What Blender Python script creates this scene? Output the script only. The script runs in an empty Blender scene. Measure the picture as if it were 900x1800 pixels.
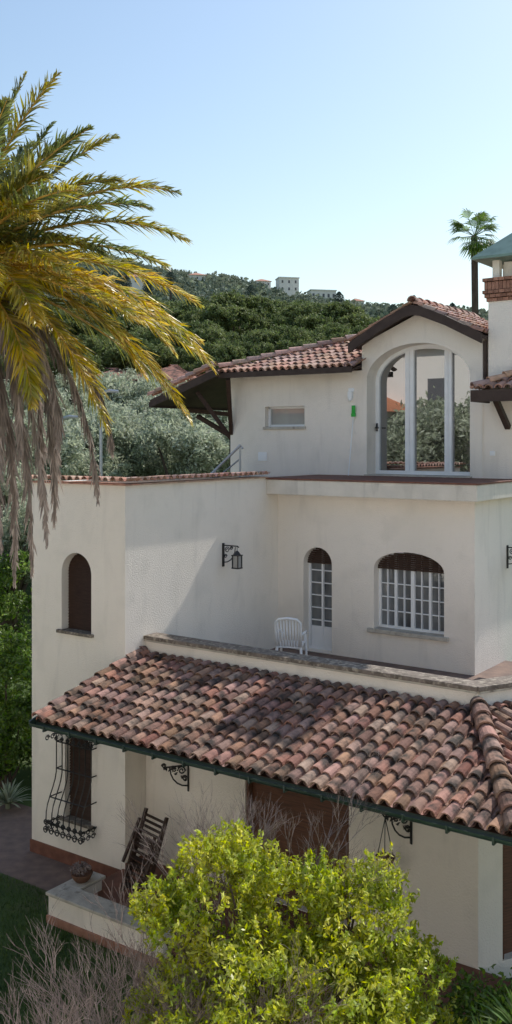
import bpy, math, random
import numpy as np
from mathutils import Vector, Matrix
random.seed(7)
scene=bpy.context.scene
COL=scene.collection
ANG=math.radians(-35.26)
P0=Vector((-2.165,16.0,0.0))
UX=Vector((math.cos(ANG),math.sin(ANG),0)); NX=Vector((-math.sin(ANG),math.cos(ANG),0))
def W(a,b,z=0.0): return P0+UX*a+NX*b+Vector((0,0,z))

# ------------------------------------------------------------ materials
def _n(nt,t,**k):
    n=nt.nodes.new(t)
    for a,v in k.items(): setattr(n,a,v)
    return n
def material(name,c1,c2=None,scale=4.0,rough=0.8,bump=0.0,bscale=60.0,metal=0.0,island=0.0,transl=0.0,stretch=(1,1,1),spot=None,spot_scale=9.0,spot_lo=0.55,spot_hi=0.7,spec=0.3,lo=0.35,hi=0.65,hue=0.0,streak=None,streak_amt=.5):
    m=bpy.data.materials.new(name); m.use_nodes=True
    nt=m.node_tree; nt.nodes.clear(); L=nt.links.new
    out=_n(nt,'ShaderNodeOutputMaterial'); p=_n(nt,'ShaderNodeBsdfPrincipled')
    p.inputs['Roughness'].default_value=rough; p.inputs['Metallic'].default_value=metal
    p.inputs['Specular IOR Level'].default_value=spec
    tc=_n(nt,'ShaderNodeTexCoord'); mp=_n(nt,'ShaderNodeMapping'); mp.inputs['Scale'].default_value=stretch
    L(tc.outputs['Object'],mp.inputs['Vector'])
    nz=_n(nt,'ShaderNodeTexNoise'); nz.inputs['Scale'].default_value=scale; nz.inputs['Detail'].default_value=6
    L(mp.outputs[0],nz.inputs['Vector'])
    mr=_n(nt,'ShaderNodeMapRange'); mr.inputs[1].default_value=lo; mr.inputs[2].default_value=hi
    L(nz.outputs[0],mr.inputs[0])
    mx=_n(nt,'ShaderNodeMix',data_type='RGBA')
    c2=c2 or c1
    mx.inputs[6].default_value=(*c1,1); mx.inputs[7].default_value=(*c2,1)
    L(mr.outputs[0],mx.inputs[0]); col=mx.outputs[2]
    if spot:
        n2=_n(nt,'ShaderNodeTexNoise'); n2.inputs['Scale'].default_value=spot_scale; n2.inputs['Detail'].default_value=8
        L(tc.outputs['Object'],n2.inputs['Vector'])
        m2=_n(nt,'ShaderNodeMapRange'); m2.inputs[1].default_value=spot_lo; m2.inputs[2].default_value=spot_hi
        L(n2.outputs[0],m2.inputs[0])
        mx2=_n(nt,'ShaderNodeMix',data_type='RGBA'); L(m2.outputs[0],mx2.inputs[0]); L(col,mx2.inputs[6]); mx2.inputs[7].default_value=(*spot,1)
        col=mx2.outputs[2]
    if streak:
        mp2=_n(nt,'ShaderNodeMapping'); mp2.inputs['Scale'].default_value=(2.6,2.6,.5); L(tc.outputs['Object'],mp2.inputs['Vector'])
        n4=_n(nt,'ShaderNodeTexNoise'); n4.inputs['Scale'].default_value=1.3; n4.inputs['Detail'].default_value=9; n4.inputs['Distortion'].default_value=.6; L(mp2.outputs[0],n4.inputs['Vector'])
        m5=_n(nt,'ShaderNodeMapRange'); m5.inputs[1].default_value=.54; m5.inputs[2].default_value=.85; m5.inputs[4].default_value=streak_amt; L(n4.outputs[0],m5.inputs[0])
        mx4=_n(nt,'ShaderNodeMix',data_type='RGBA'); L(m5.outputs[0],mx4.inputs[0]); L(col,mx4.inputs[6]); mx4.inputs[7].default_value=(*streak,1); col=mx4.outputs[2]
    if island:
        g=_n(nt,'ShaderNodeNewGeometry'); hs=_n(nt,'ShaderNodeHueSaturation')
        m3=_n(nt,'ShaderNodeMapRange'); m3.inputs[3].default_value=1-island; m3.inputs[4].default_value=1+island
        L(g.outputs['Random Per Island'],m3.inputs[0]); L(m3.outputs[0],hs.inputs['Value'])
        if hue:
            ml=_n(nt,'ShaderNodeMath',operation='MULTIPLY'); ml.inputs[1].default_value=7.31
            fr=_n(nt,'ShaderNodeMath',operation='FRACT'); L(g.outputs['Random Per Island'],ml.inputs[0]); L(ml.outputs[0],fr.inputs[0])
            m4=_n(nt,'ShaderNodeMapRange'); m4.inputs[3].default_value=0.5-hue; m4.inputs[4].default_value=0.5+hue
            L(fr.outputs[0],m4.inputs[0]); L(m4.outputs[0],hs.inputs['Hue'])
            m6=_n(nt,'ShaderNodeMapRange'); m6.inputs[3].default_value=0.75; m6.inputs[4].default_value=1.15
            ml2=_n(nt,'ShaderNodeMath',operation='MULTIPLY'); ml2.inputs[1].default_value=13.7
            fr2=_n(nt,'ShaderNodeMath',operation='FRACT'); L(g.outputs['Random Per Island'],ml2.inputs[0]); L(ml2.outputs[0],fr2.inputs[0]); L(fr2.outputs[0],m6.inputs[0]); L(m6.outputs[0],hs.inputs['Saturation'])
        L(col,hs.inputs['Color']); col=hs.outputs[0]
    L(col,p.inputs['Base Color'])
    if bump:
        n3=_n(nt,'ShaderNodeTexNoise'); n3.inputs['Scale'].default_value=bscale; n3.inputs['Detail'].default_value=5
        L(tc.outputs['Object'],n3.inputs['Vector'])
        bp=_n(nt,'ShaderNodeBump'); bp.inputs['Strength'].default_value=bump; bp.inputs['Distance'].default_value=0.02
        L(n3.outputs[0],bp.inputs['Height']); L(bp.outputs[0],p.inputs['Normal'])
    if transl:
        tr=_n(nt,'ShaderNodeBsdfTranslucent'); L(col,tr.inputs['Color'])
        ms=_n(nt,'ShaderNodeMixShader'); ms.inputs[0].default_value=transl
        L(p.outputs[0],ms.inputs[1]); L(tr.outputs[0],ms.inputs[2]); L(ms.outputs[0],out.inputs['Surface'])
    else: L(p.outputs[0],out.inputs['Surface'])
    return m
def glass_material(name,base,refl=0.3,c2=None):
    m=material(name,base,c2,scale=3.0,rough=0.3,stretch=(1,1,.2))
    nt=m.node_tree; L=nt.links.new
    p=[n for n in nt.nodes if n.type=='BSDF_PRINCIPLED'][0]; out=[n for n in nt.nodes if n.type=='OUTPUT_MATERIAL'][0]
    g=_n(nt,'ShaderNodeBsdfGlossy'); g.inputs['Roughness'].default_value=0.012; g.inputs['Color'].default_value=(.9,.92,.95,1)
    ms=_n(nt,'ShaderNodeMixShader'); ms.inputs[0].default_value=refl
    L(p.outputs[0],ms.inputs[1]); L(g.outputs[0],ms.inputs[2]); L(ms.outputs[0],out.inputs['Surface'])
    return m
M={}
M['stucco']=material('cream_stucco',(.90,.83,.75),(.86,.795,.715),scale=1.1,rough=.92,bump=.6,bscale=45,stretch=(1,1,.5),spot=(.77,.715,.64),spot_scale=1.8,spot_lo=.55,spot_hi=.85,streak=(.58,.535,.485),streak_amt=.45)
M['stone']=material('grey_concrete',(.58,.54,.47),(.42,.38,.33),scale=5,rough=.9,bump=.5,bscale=40,spot=(.15,.13,.11),spot_scale=7,spot_lo=.58,spot_hi=.8)
M['slab']=material('weathered_plaster_edge',(.76,.71,.63),(.66,.62,.55),scale=3,rough=.9,bump=.5,bscale=40,streak=(.26,.235,.21),streak_amt=.8)
M['cap']=material('weathered_capping',(.24,.20,.17),(.13,.11,.09),scale=8,rough=.95,bump=.6,bscale=50,spot=(.42,.37,.30),spot_scale=14,spot_lo=.52,spot_hi=.7)
M['tile']=material('terracotta_tile',(.345,.20,.15),(.235,.142,.11),scale=7,rough=.92,bump=.6,bscale=50,island=.36,hue=.018,spot=(.065,.052,.046),spot_scale=4.5,spot_lo=.46,spot_hi=.65,spec=.15)
M['tile_pale']=material('pale_terracotta_tile',(.54,.33,.255),(.42,.26,.20),scale=7,rough=.9,bump=.4,bscale=60,island=.3,hue=.015,spot=(.22,.155,.12),spot_scale=5,spot_lo=.52,spot_hi=.75,spec=.15)
M['orange_roof']=material('orange_terracotta_roof',(.60,.24,.12),(.48,.19,.10),scale=3,rough=.9)
M['redtile']=material('red_clay_paving',(.22,.095,.065),(.15,.065,.045),scale=6,rough=.7,bump=.2)
M['wood']=material('dark_brown_wood',(.060,.032,.021),(.038,.02,.014),scale=6,rough=.6,bump=.3,stretch=(1,1,8))
M['shutter']=material('brown_shutter_wood',(.14,.055,.028),(.08,.034,.018),scale=4,rough=.45,stretch=(1,1,20))
M['fascia']=material('dark_fascia_board',(.045,.028,.023),(.065,.043,.035),scale=5,rough=.6)
M['gutter']=material('dark_green_metal',(.018,.04,.032),(.03,.055,.045),scale=6,rough=.4,spec=.5)
M['copper']=material('green_copper',(.20,.30,.26),(.14,.22,.19),scale=4,rough=.5)
M['iron']=material('black_wrought_iron',(.012,.012,.013),(.03,.027,.025),scale=12,rough=.5,spec=.5)
M['white']=material('white_painted_wood',(.88,.89,.91),(.83,.84,.85),scale=5,rough=.4)
M['plastic']=material('white_plastic',(.88,.89,.91),rough=.35)
M['glass']=glass_material('window_glass',(.012,.011,.010),.34)
M['glass_curtain']=glass_material('curtained_glass',(.025,.028,.03),.13,(.16,.17,.175))
M['glass_blind']=glass_material('grey_blind_glass',(.30,.30,.29),.06,(.36,.36,.35))
M['brick']=material('red_brick',(.38,.20,.14),(.28,.14,.10),scale=7,rough=.9,bump=.4,island=.3)
M['steel']=material('galvanised_steel',(.45,.47,.50),rough=.4,metal=.6)
M['green']=material('green_plastic',(.03,.42,.06),rough=.4)
M['clay']=material('clay_pot',(.20,.10,.06),(.13,.07,.045),rough=.8)
M['bark']=material('tree_bark',(.12,.09,.07),(.065,.05,.038),scale=6,rough=.95,bump=.6,bscale=20,stretch=(1,1,.3))
M['twig']=material('bare_twig',(.30,.24,.225),(.19,.15,.14),scale=6,rough=.9,island=.3)
M['paint_far']=material('pale_house_wall',(.84,.80,.75),(.80,.76,.70),scale=1,rough=.9)
M['dark']=material('dark_opening',(.12,.12,.13),rough=.3)
M['bush']=material('yellow_green_leaf',(.32,.41,.02),(.58,.58,.045),scale=2.2,rough=.38,island=.45,transl=.55,hue=.02,spec=.5)
M['pine']=material('pine_needle',(.10,.145,.045),(.21,.25,.085),scale=.6,rough=.7,island=.42,transl=.32,hue=.015)
M['olive']=material('olive_leaf',(.34,.39,.26),(.48,.52,.38),scale=.8,rough=.55,island=.40,transl=.42,hue=.01)
M['shrub']=material('shrub_leaf',(.10,.18,.025),(.19,.29,.045),scale=2,rough=.45,island=.4,transl=.45,hue=.02)
M['hazed_hill_leaf']=material('hazed_hill_foliage',(.13,.17,.12),(.23,.26,.19),scale=.06,rough=.8,island=.35,transl=.25)  # paler, greyer leaf colour stands in for distance haze
M['cypress']=material('cypress_leaf',(.07,.10,.08),(.10,.13,.10),scale=1,rough=.8,island=.3)
M['palm_gold']=material('golden_palm_leaf',(.64,.46,.035),(.30,.31,.05),scale=2.4,rough=.4,island=.38,transl=.5,hue=.02,spec=.5,lo=.4,hi=.68)
M['palm_green']=material('green_palm_leaf',(.17,.21,.065),(.46,.39,.05),scale=1.6,rough=.4,island=.42,transl=.45,hue=.018,spec=.5,lo=.42,hi=.66)
M['palm_dead']=material('dead_palm_leaf',(.40,.33,.29),(.26,.21,.18),scale=2,rough=.8,island=.35,transl=.35)
M['rachis']=material('palm_stalk',(.55,.32,.06),(.45,.3,.09),scale=4,rough=.5)
M['grass']=material('lawn_grass',(.045,.08,.022),(.07,.11,.03),scale=.9,rough=.9,bump=.5,bscale=25,spot=(.12,.10,.06),spot_scale=.35,spot_lo=.52,spot_hi=.7)
M['blade']=material('grass_blade',(.05,.10,.022),(.09,.145,.035),scale=2,rough=.6,island=.4,transl=.3)
M['path']=material('terracotta_path',(.22,.15,.12),(.15,.105,.09),scale=5,rough=.85,bump=.3,bscale=30)
M['bounce_gravel']=material('pale_bounce_gravel',(.62,.58,.52),(.5,.47,.41),scale=9,rough=.95,bump=.4,bscale=40)

# ------------------------------------------------------------ mesh builder
class MB:
    def __init__(s): s.v=[];s.f=[];s.m=[]
    def add(s,vs,fs,mi=0):
        o=len(s.v); s.v+= [tuple(v) for v in vs]; s.f+=[tuple(i+o for i in f) for f in fs]; s.m+=[mi]*len(fs)
    def box(s,x0,x1,y0,y1,z0,z1,mi=0):
        s.add([(x0,y0,z0),(x1,y0,z0),(x1,y1,z0),(x0,y1,z0),(x0,y0,z1),(x1,y0,z1),(x1,y1,z1),(x0,y1,z1)],
              [(0,3,2,1),(4,5,6,7),(0,1,5,4),(1,2,6,5),(2,3,7,6),(3,0,4,7)],mi)
    def quad(s,a,b,c,d,mi=0): s.add([a,b,c,d],[(0,1,2,3)],mi)
    def hexa(s,p,mi=0):
        s.add(p,[(0,3,2,1),(4,5,6,7),(0,1,5,4),(1,2,6,5),(2,3,7,6),(3,0,4,7)],mi)
    def beam(s,p,q,w,h,mi=0):
        p=Vector(p);q=Vector(q);d=(q-p).normalized()
        up=Vector((0,0,1)) if abs(d.z)<.95 else Vector((0,1,0))
        r=d.cross(up).normalized()*(w/2); t=r.cross(d).normalized()*(h/2)
        s.hexa([p-r-t,p+r-t,q+r-t,q-r-t,p-r+t,p+r+t,q+r+t,q-r+t],mi)
    def tube(s,pts,rad,sides=8,mi=0,caps=True):
        pts=[Vector(p) for p in pts]; n=len(pts)
        if not hasattr(rad,'__len__'): rad=[rad]*n
        ref=Vector((0.13,0.27,1)).normalized()
        vs=[]
        for i,p in enumerate(pts):
            d=(pts[min(i+1,n-1)]-pts[max(i-1,0)])
            if d.length<1e-9: d=Vector((0,0,1))
            d.normalize()
            r=d.cross(ref)
            if r.length<.05: r=d.cross(Vector((1,0,0)))
            r.normalize(); t=r.cross(d)
            for k in range(sides):
                an=2*math.pi*k/sides
                vs.append(p+(r*math.cos(an)+t*math.sin(an))*rad[i])
        fs=[]
        for i in range(n-1):
            for k in range(sides):
                k2=(k+1)%sides
                fs.append((i*sides+k,i*sides+k2,(i+1)*sides+k2,(i+1)*sides+k))
        if caps and sides>2:
            fs.append(tuple(range(sides-1,-1,-1))); fs.append(tuple((n-1)*sides+k for k in range(sides)))
        s.add(vs,fs,mi)
    def lathe(s,prof,c=(0,0,0),sides=16,mi=0):
        vs=[];fs=[]
        for r,z in prof:
            for k in range(sides):
                an=2*math.pi*k/sides; vs.append((c[0]+r*math.cos(an),c[1]+r*math.sin(an),c[2]+z))
        for i in range(len(prof)-1):
            for k in range(sides):
                k2=(k+1)%sides; fs.append((i*sides+k,i*sides+k2,(i+1)*sides+k2,(i+1)*sides+k))
        s.add(vs,fs,mi)
    def obj(s,name,mats,parent=None,loc=None,rot=0.0,smooth=False,bevel=0.0):
        me=bpy.data.meshes.new(name); me.from_pydata(s.v,[],s.f); 
        for mm in (mats if isinstance(mats,(list,tuple)) else [mats]): me.materials.append(M[mm] if isinstance(mm,str) else mm)
        me.polygons.foreach_set('material_index',s.m)
        if smooth: me.polygons.foreach_set('use_smooth',[True]*len(s.f))
        me.update()
        o=bpy.data.objects.new(name,me); COL.objects.link(o)
        if parent: o.parent=parent
        if loc is not None: o.location=loc
        o.rotation_euler=(0,0,rot)
        if bevel:
            b=o.modifiers.new('bevel','BEVEL'); b.width=bevel; b.segments=2; b.limit_method='ANGLE'
        return o
def thing(name,label,cat,loc,rot=0.0,group=None,kind=None):
    e=bpy.data.objects.new(name,None); COL.objects.link(e); e.location=loc; e.rotation_euler=(0,0,rot); e.empty_display_size=.3
    e['label']=label; e['category']=cat
    if group: e['group']=group
    return e
def tag(o,label,cat,group=None,kind=None):
    o['label']=label; o['category']=cat
    if group:o['group']=group
    if kind:o['kind']=kind
    return o
def fastmesh(name,V,nper,mat,parent=None,loc=None):
    V=np.asarray(V,dtype=np.float32).reshape(-1,3); nf=len(V)//nper
    me=bpy.data.meshes.new(name); me.vertices.add(len(V)); me.vertices.foreach_set('co',V.ravel())
    me.loops.add(len(V)); me.loops.foreach_set('vertex_index',np.arange(len(V),dtype=np.int32))
    me.polygons.add(nf); me.polygons.foreach_set('loop_start',np.arange(nf,dtype=np.int32)*nper)
    me.polygons.foreach_set('loop_total',np.full(nf,nper,dtype=np.int32))
    me.materials.append(M[mat]); me.update(calc_edges=True); me.validate()
    o=bpy.data.objects.new(name,me); COL.objects.link(o)
    if parent:o.parent=parent
    if loc is not None:o.location=loc
    return o
def leaves(P,size,rng,aspect=.45,updir=None):
    n=len(P)
    d=rng.normal(size=(n,3)); 
    if updir is not None: d+=np.array(updir)
    d/=np.linalg.norm(d,axis=1)[:,None]
    r=rng.normal(size=(n,3)); e2=np.cross(d,r); e2/=np.linalg.norm(e2,axis=1)[:,None]+1e-9
    s=(size*rng.uniform(.6,1.3,size=n))[:,None]
    V=np.stack([P-d*s*.5,P+e2*s*aspect*.5,P+d*s*.5,P-e2*s*aspect*.5],axis=1)
    return V.reshape(-1,3)
def cloud(blobs,n,rng,sub_r,n_sub,shell=.55,bottom=-.6):
    blobs=np.array(blobs,dtype=float)
    w=blobs[:,3]*blobs[:,5]; w/=w.sum()
    bi=rng.choice(len(blobs),size=n_sub,p=w)
    d=rng.normal(size=(n_sub,3)); d/=np.linalg.norm(d,axis=1)[:,None]
    d[:,2]=np.where(d[:,2]<bottom,-d[:,2],d[:,2])
    r=rng.uniform(shell,1.05,size=n_sub)[:,None]
    c=blobs[bi,:3]+d*r*blobs[bi,3:6]
    si=rng.integers(0,n_sub,size=n)
    sr=sub_r*rng.uniform(.5,1.2,size=n_sub)
    return c[si]+rng.normal(size=(n,3))*sr[si][:,None]*np.array([.6,.6,.45])

# ------------------------------------------------------------ wall with arched openings
def arch_z(s,o):
    s0,s1,zb,zs,rise=o[:5]
    c=(s0+s1)/2; h=(s1-s0)/2; k=max(0.0,1-((s-c)/h)**2)
    return zs+rise*math.sqrt(k)
def arch_pts(o,n=20):
    s0,s1,zb,zs,rise=o[:5]; c=(s0+s1)/2; h=(s1-s0)/2
    return [(c-h*math.cos(math.pi*i/n), zs+rise*math.sin(math.pi*i/n)) for i in range(n+1)]
def wall(mb,f,s0,s1,z0,z1,ops,mi=0):
    ops=sorted(ops); cur=s0; q=lambda a,b,c,d: mb.quad(f(*a),f(*b),f(*c),f(*d),mi)
    for o in ops:
        q((cur,0,z0),(o[0],0,z0),(o[0],0,z1),(cur,0,z1))
        if o[2]>z0: q((o[0],0,z0),(o[1],0,z0),(o[1],0,o[2]),(o[0],0,o[2]))
        ap=arch_pts(o)
        for (sa,za),(sb,zb) in zip(ap[:-1],ap[1:]): q((sa,0,za),(sb,0,zb),(sb,0,z1),(sa,0,z1))
        dep=o[5]
        q((o[0],0,o[2]),(o[0],dep,o[2]),(o[0],dep,o[3]),(o[0],0,o[3]))
        q((o[1],0,o[2]),(o[1],dep,o[2]),(o[1],dep,o[3]),(o[1],0,o[3]))
        q((o[0],0,o[2]),(o[1],0,o[2]),(o[1],dep,o[2]),(o[0],dep,o[2]))
        for (sa,za),(sb,zb) in zip(ap[:-1],ap[1:]): q((sa,0,za),(sb,0,zb),(sb,dep,zb),(sa,dep,za))
        cur=o[1]
    q((cur,0,z0),(s1,0,z0),(s1,0,z1),(cur,0,z1))
def fbox(mb,f,s0,s1,d0,d1,z0,z1,mi=0):
    mb.hexa([f(s0,d0,z0),f(s1,d0,z0),f(s1,d1,z0),f(s0,d1,z0),f(s0,d0,z1),f(s1,d0,z1),f(s1,d1,z1),f(s0,d1,z1)],mi)
def window(parent,name,f,o,mulls,rails,fw=.06,fmat='white',gmat='glass',blind=0.0,thick=.06,mw=.05):
    dep=o[5]; d0=dep-thick; fr=MB()
    c=((o[0]+o[1])/2,(o[2]+o[3])/2)
    ap=arch_pts(o); h=(o[1]-o[0])/2; sc=(h-fw)/h
    iz=lambda i:( c[0]+(ap[i][0]-c[0])*sc, o[3]+(ap[i][1]-o[3])*max(0,(o[4]-fw))/max(o[4],1e-6) )
    inner=[iz(i) for i in range(len(ap))]
    for i in range(len(ap)-1):
        A,B,C,D=ap[i],ap[i+1],inner[i+1],inner[i]
        if o[4]<fw: C=(B[0],B[1]-fw); D=(A[0],A[1]-fw)
        fr.hexa([f(A[0],d0,A[1]),f(B[0],d0,B[1]),f(B[0],dep,B[1]),f(A[0],dep,A[1]),f(D[0],d0,D[1]),f(C[0],d0,C[1]),f(C[0],dep,C[1]),f(D[0],dep,D[1])])
    fbox(fr,f,o[0],o[0]+fw,d0,dep,o[2],o[3]); fbox(fr,f,o[1]-fw,o[1],d0,dep,o[2],o[3]); fbox(fr,f,o[0]+fw,o[1]-fw,d0,dep,o[2],o[2]+fw)
    for s,w in mulls:
        zt=min(arch_z(s-w/2,o),arch_z(s+w/2,o))-fw*.5
        if w>.12:
            fbox(fr,f,s-w/2,s-.006,d0-.012,dep-.005,o[2]+fw,zt); fbox(fr,f,s+.006,s+w/2,d0-.012,dep-.005,o[2]+fw,zt); fbox(fr,f,s-.006,s+.006,d0+.006,dep-.005,o[2]+fw,zt)
        else: fbox(fr,f,s-w/2,s+w/2,d0-.012,dep-.005,o[2]+fw,zt)
    for a,b,z,w in rails: fbox(fr,f,a,b,d0+.004,dep-.008,z-w/2,z+w/2)
    wo=fr.obj(name,fmat,parent)
    g=MB(); pts=[f(o[0],dep-.02,o[2]),*[f(s,dep-.02,z) for s,z in ap],f(o[1],dep-.02,o[2])]
    g.add(pts,[tuple(range(len(pts)))]); g.obj('glass_pane',gmat,wo)
    if blind:
        b=MB(); z=o[3]-blind+o[4]; dd=d0-.05
        while z<o[3]+o[4]-.01:
            k=(z+.03-o[3])/max(o[4],1e-6)
            hw=h*math.sqrt(max(0.0,1-min(1,max(0,k))**2))
            if hw>.02: fbox(b,f,c[0]-hw+.005,c[0]+hw-.005,dd,dd+.03,z,z+.032)
            z+=.04
        b.obj('roller_blind','wood',wo)
    return wo

# ------------------------------------------------------------ tiles
def tile_field(mb,O,e,s,width,length_fn,pitch=.185,row=.285,r=.073,mi=0,jit=.007):
    O=Vector(O);e=Vector(e).normalized();s=Vector(s).normalized();n=e.cross(s).normalized()
    if n.z<0:n=-n
    nc=int(width/pitch); SEG=6
    for c in range(nc+1):
        x=c*pitch+pitch/2
        if x>width: break
        off=random.uniform(-.02,.02)
        for kind in (0,1):
            xx=x if kind==0 else x+pitch/2
            L=length_fn(xx); y=0.0
            while y<L-.04:
                ln=min(row+.07,L-y)
                ox=random.uniform(-jit,jit)*1.5; tw=random.uniform(-jit,jit)*1.8; oz=random.uniform(-jit,jit)*.8; yo=(off+random.uniform(-.018,.018)) if y>0 else 0
                r0=r*1.08; r1=r*.84
                vs=[]
                for (yy,rr,lift,dx) in ((y-.01+yo,r0,.034,ox),(y+ln,r1,0.004,ox+tw)):
                    for k in range(SEG+1):
                        an=math.pi*k/SEG
                        if kind==0: hx=-math.cos(an)*rr; hz=math.sin(an)*rr*1.0+.02+lift
                        else: hx=-math.cos(an)*rr*.95; hz=.075-math.sin(an)*rr*.7+lift*.6
                        vs.append(O+e*(xx+hx+dx)+s*yy+n*(hz+oz))
                q=SEG+1
                fs=[(k,k+1,q+k+1,q+k) for k in range(SEG)]
                if kind==0:
                    base=len(vs)
                    for k in range(SEG+1):
                        an=math.pi*k/SEG; rr=r0*.78
                        vs.append(O+e*(xx-math.cos(an)*rr+ox)+s*(y-.008+yo)+n*(math.sin(an)*rr*1.0+.02+.034+oz))
                    fs+=[(k,base+k,base+k+1,k+1) for k in range(SEG)]
                mb.add(vs,fs,mi); y+=row
def ridge_tiles(mb,p,q,r=.11,step=.34,mi=0,lift=.06):
    p=Vector(p);q=Vector(q);d=(q-p);L=d.length;d.normalize();e=d.cross(Vector((0,0,1))).normalized();n=e.cross(d).normalized()
    if n.z<0:n=-n
    y=0;SEG=7
    while y<L-.05:
        ln=min(step+.07,L-y); vs=[];ox=random.uniform(-.008,.008)
        for yy,rr,li in ((y,r*1.08,.03),(y+ln,r*.88,0.0)):
            for k in range(SEG+1):
                an=math.pi*k/SEG; vs.append(p+d*yy+e*(-math.cos(an)*rr+ox)+n*(math.sin(an)*rr+lift+li-.03))
        base=len(vs)
        for k in range(SEG+1):
            an=math.pi*k/SEG; vs.append(p+d*(y+.002)+e*(-math.cos(an)*r*.85+ox)+n*(math.sin(an)*r*.85+lift))
        qn=SEG+1
        mb.add(vs,[(k,k+1,qn+k+1,qn+k) for k in range(SEG)]+[(k,base+k,base+k+1,k+1) for k in range(SEG)],mi); y+=step

# ============================================================ VILLA
V=thing('villa','cream stucco Mediterranean villa with terracotta tiled roofs and terraces','house',P0,ANG)
TB=4.53; BU=6.4
C2=Vector((.469,.883,0))
mb=MB()
fF=lambda s,d,z:(s,d,z)
opU=(-1.50,-.78,4.05,5.05,.36,.20); opL=(-1.42,-.78,.80,2.05,.27,.16)
wall(mb,fF,-2.26,0,0,3.0,[opL]); wall(mb,fF,-2.26,0,3.0,6.6,[opU])
mb.quad((0,0,0),(0,TB,0),(0,TB,6.6),(0,0,6.6)); mb.quad((-2.26,0,0),(-2.26,12,0),(-2.26,12,6.6),(-2.26,0,6.6))
mb.quad((-2.26,0,6.45),(0,0,6.45),(0,TB+.1,6.45),(-2.26,TB+.1,6.45))
mb.quad((-2.06,.2,6.45),(-.2,.2,6.45),(-.2,.2,6.6),(-2.06,.2,6.6))
for (x0,x1,y0,y1) in ((-2.26,0,0,.2),(-.2,0,.2,TB-.43),(-2.26,-2.06,.2,6.3)): mb.quad((x0,y0,6.6),(x1,y0,6.6),(x1,y1,6.6),(x0,y1,6.6))
mb.obj('wall','stucco',V)
mb=MB(); mb.box(-2.285,.02,-.025,0.0,0,.22); mb.box(0.0,.02,0.0,.47,0.251,.35); mb.obj('plinth','redtile',V)
for o,n in ((opU,'window'),(opL,'window')):
    b=MB(); z=o[2]
    c=(o[0]+o[1])/2;h=(o[1]-o[0])/2
    while z<o[3]+o[4]-.01:
        k=max(0,(z+.03-o[3])/o[4]); hw=h*math.sqrt(max(0,1-min(1,k)**2))
        if hw>.02: b.hexa([(c-hw,o[5]-.05,z),(c+hw,o[5]-.05,z),(c+hw,o[5],z),(c-hw,o[5],z),(c-hw,o[5]-.025,z+.045),(c+hw,o[5]-.025,z+.045),(c+hw,o[5],z+.045),(c-hw,o[5],z+.045)])
        z+=.05
    wo=b.obj('window','wood',V); s=MB(); s.box(o[0]-.08,o[1]+.06,-.06,o[5],o[2]-.05,o[2]+.004); s.obj('window_sill','cap',wo,bevel=.006)
mb=MB()
mb.box(-2.30,.06,-.07,.30,6.6,6.625); mb.box(-.30,.06,.30,TB-.43,6.6,6.625)
tile_field(mb,(-2.30,-.09,6.625),(1,0,0),(0,1,.06),2.40,lambda x:.36,pitch=.17,r=.062,row=.34)
tile_field(mb,(.09,-.05,6.625),(0,1,0),(-1,0,.06),TB-.43,lambda x:.36,pitch=.17,r=.062,row=.34)
mb.obj('parapet_coping','tile_pale',V)
# back wall of terrace
mb=MB(); fB=lambda s,d,z:(s,TB+d,z)
opD=(.61,1.27,3.17,4.90,.33,.26); opW=(2.20,3.64,3.77,4.93,.33,.26)
wall(mb,fB,0,4.23,3.0,6.28,[opD,opW])
mb.quad((4.23,TB,0),(4.23,12,0),(4.23,12,6.28),(4.23,TB,6.28))
mb.obj('wall','stucco',V)
window(V,'door',fB,opD,[(.94,.04)],[(.67,1.21,z,.02) for z in (3.75,4.0,4.25,4.5,4.75)]+[(.67,1.21,3.42,.42)],fw=.05,gmat='glass_curtain',blind=.34)
mw=window(V,'window',fB,opW,[(2.565,.05),(2.92,.075),(3.275,.05),(2.39,.016),(2.74,.016),(3.10,.016),(3.45,.016)],[(2.26,3.58,z,.018) for z in (4.10,4.36,4.62)],fw=.05,gmat='glass_curtain',blind=.36)
s=MB(); s.box(2.08,3.74,TB-.07,TB+.2,3.70,3.774); s.obj('window_sill','stone',mw,bevel=.008)
# upper slab
mb=MB(); mb.box(0.003,4.45,TB-.43,TB+.5,6.28,6.57); mb.box(4.20,4.45,TB+.5,12,6.28,6.57)
mb.obj('balcony_slab','slab',V,bevel=.012)
mb=MB(); mb.box(-.2,4.47,TB-.45,BU+.1,6.572,6.60); mb.box(-2.06,-.2,.2,BU+.1,6.45,6.47);mb.box(4.2,4.47,BU+.1,12,6.572,6.6); mb.obj('terrace_floor','redtile',V)
# upper house
mb=MB(); fU=lambda s,d,z:(s,BU+d,z)
opS=(-1.62,-.55,7.66,8.12,.001,.20)
opF=(1.03,3.36,6.62,8.62,.74,.48)
wall(mb,fU,-2.61,.915,6.0,8.85,[opS]); 
fD=lambda s,d,z:(s,BU-.02+d,z)
wall(mb,fD,.915,3.63,6.55,9.40,[opF])
mb.add([(.915,BU-.02,9.4),(3.63,BU-.02,9.4),(2.27,BU-.02,9.98)],[(0,1,2)])
mb.quad((.915,BU-.02,6.5),(.915,9,6.5),(.915,9,9.4),(.915,BU-.02,9.4)); mb.quad((3.63,BU-.02,6.5),(3.63,9,6.5),(3.63,9,9.4),(3.63,BU-.02,9.4))
mb.quad((3.63,BU,6.5),(4.45,BU,6.5),(4.45,BU,8.6),(3.63,BU,8.6)); mb.quad((4.45,BU,6.5),(4.45,12,6.5),(4.45,12,8.6),(4.45,BU,8.6))
mb.quad((-2.61,BU,0),(-2.61,12,0),(-2.61,12,8.9),(-2.61,BU,8.9)); mb.quad((-2.61,12,0),(4.45,12,0),(4.45,12,8.9),(-2.61,12,8.9))
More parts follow.
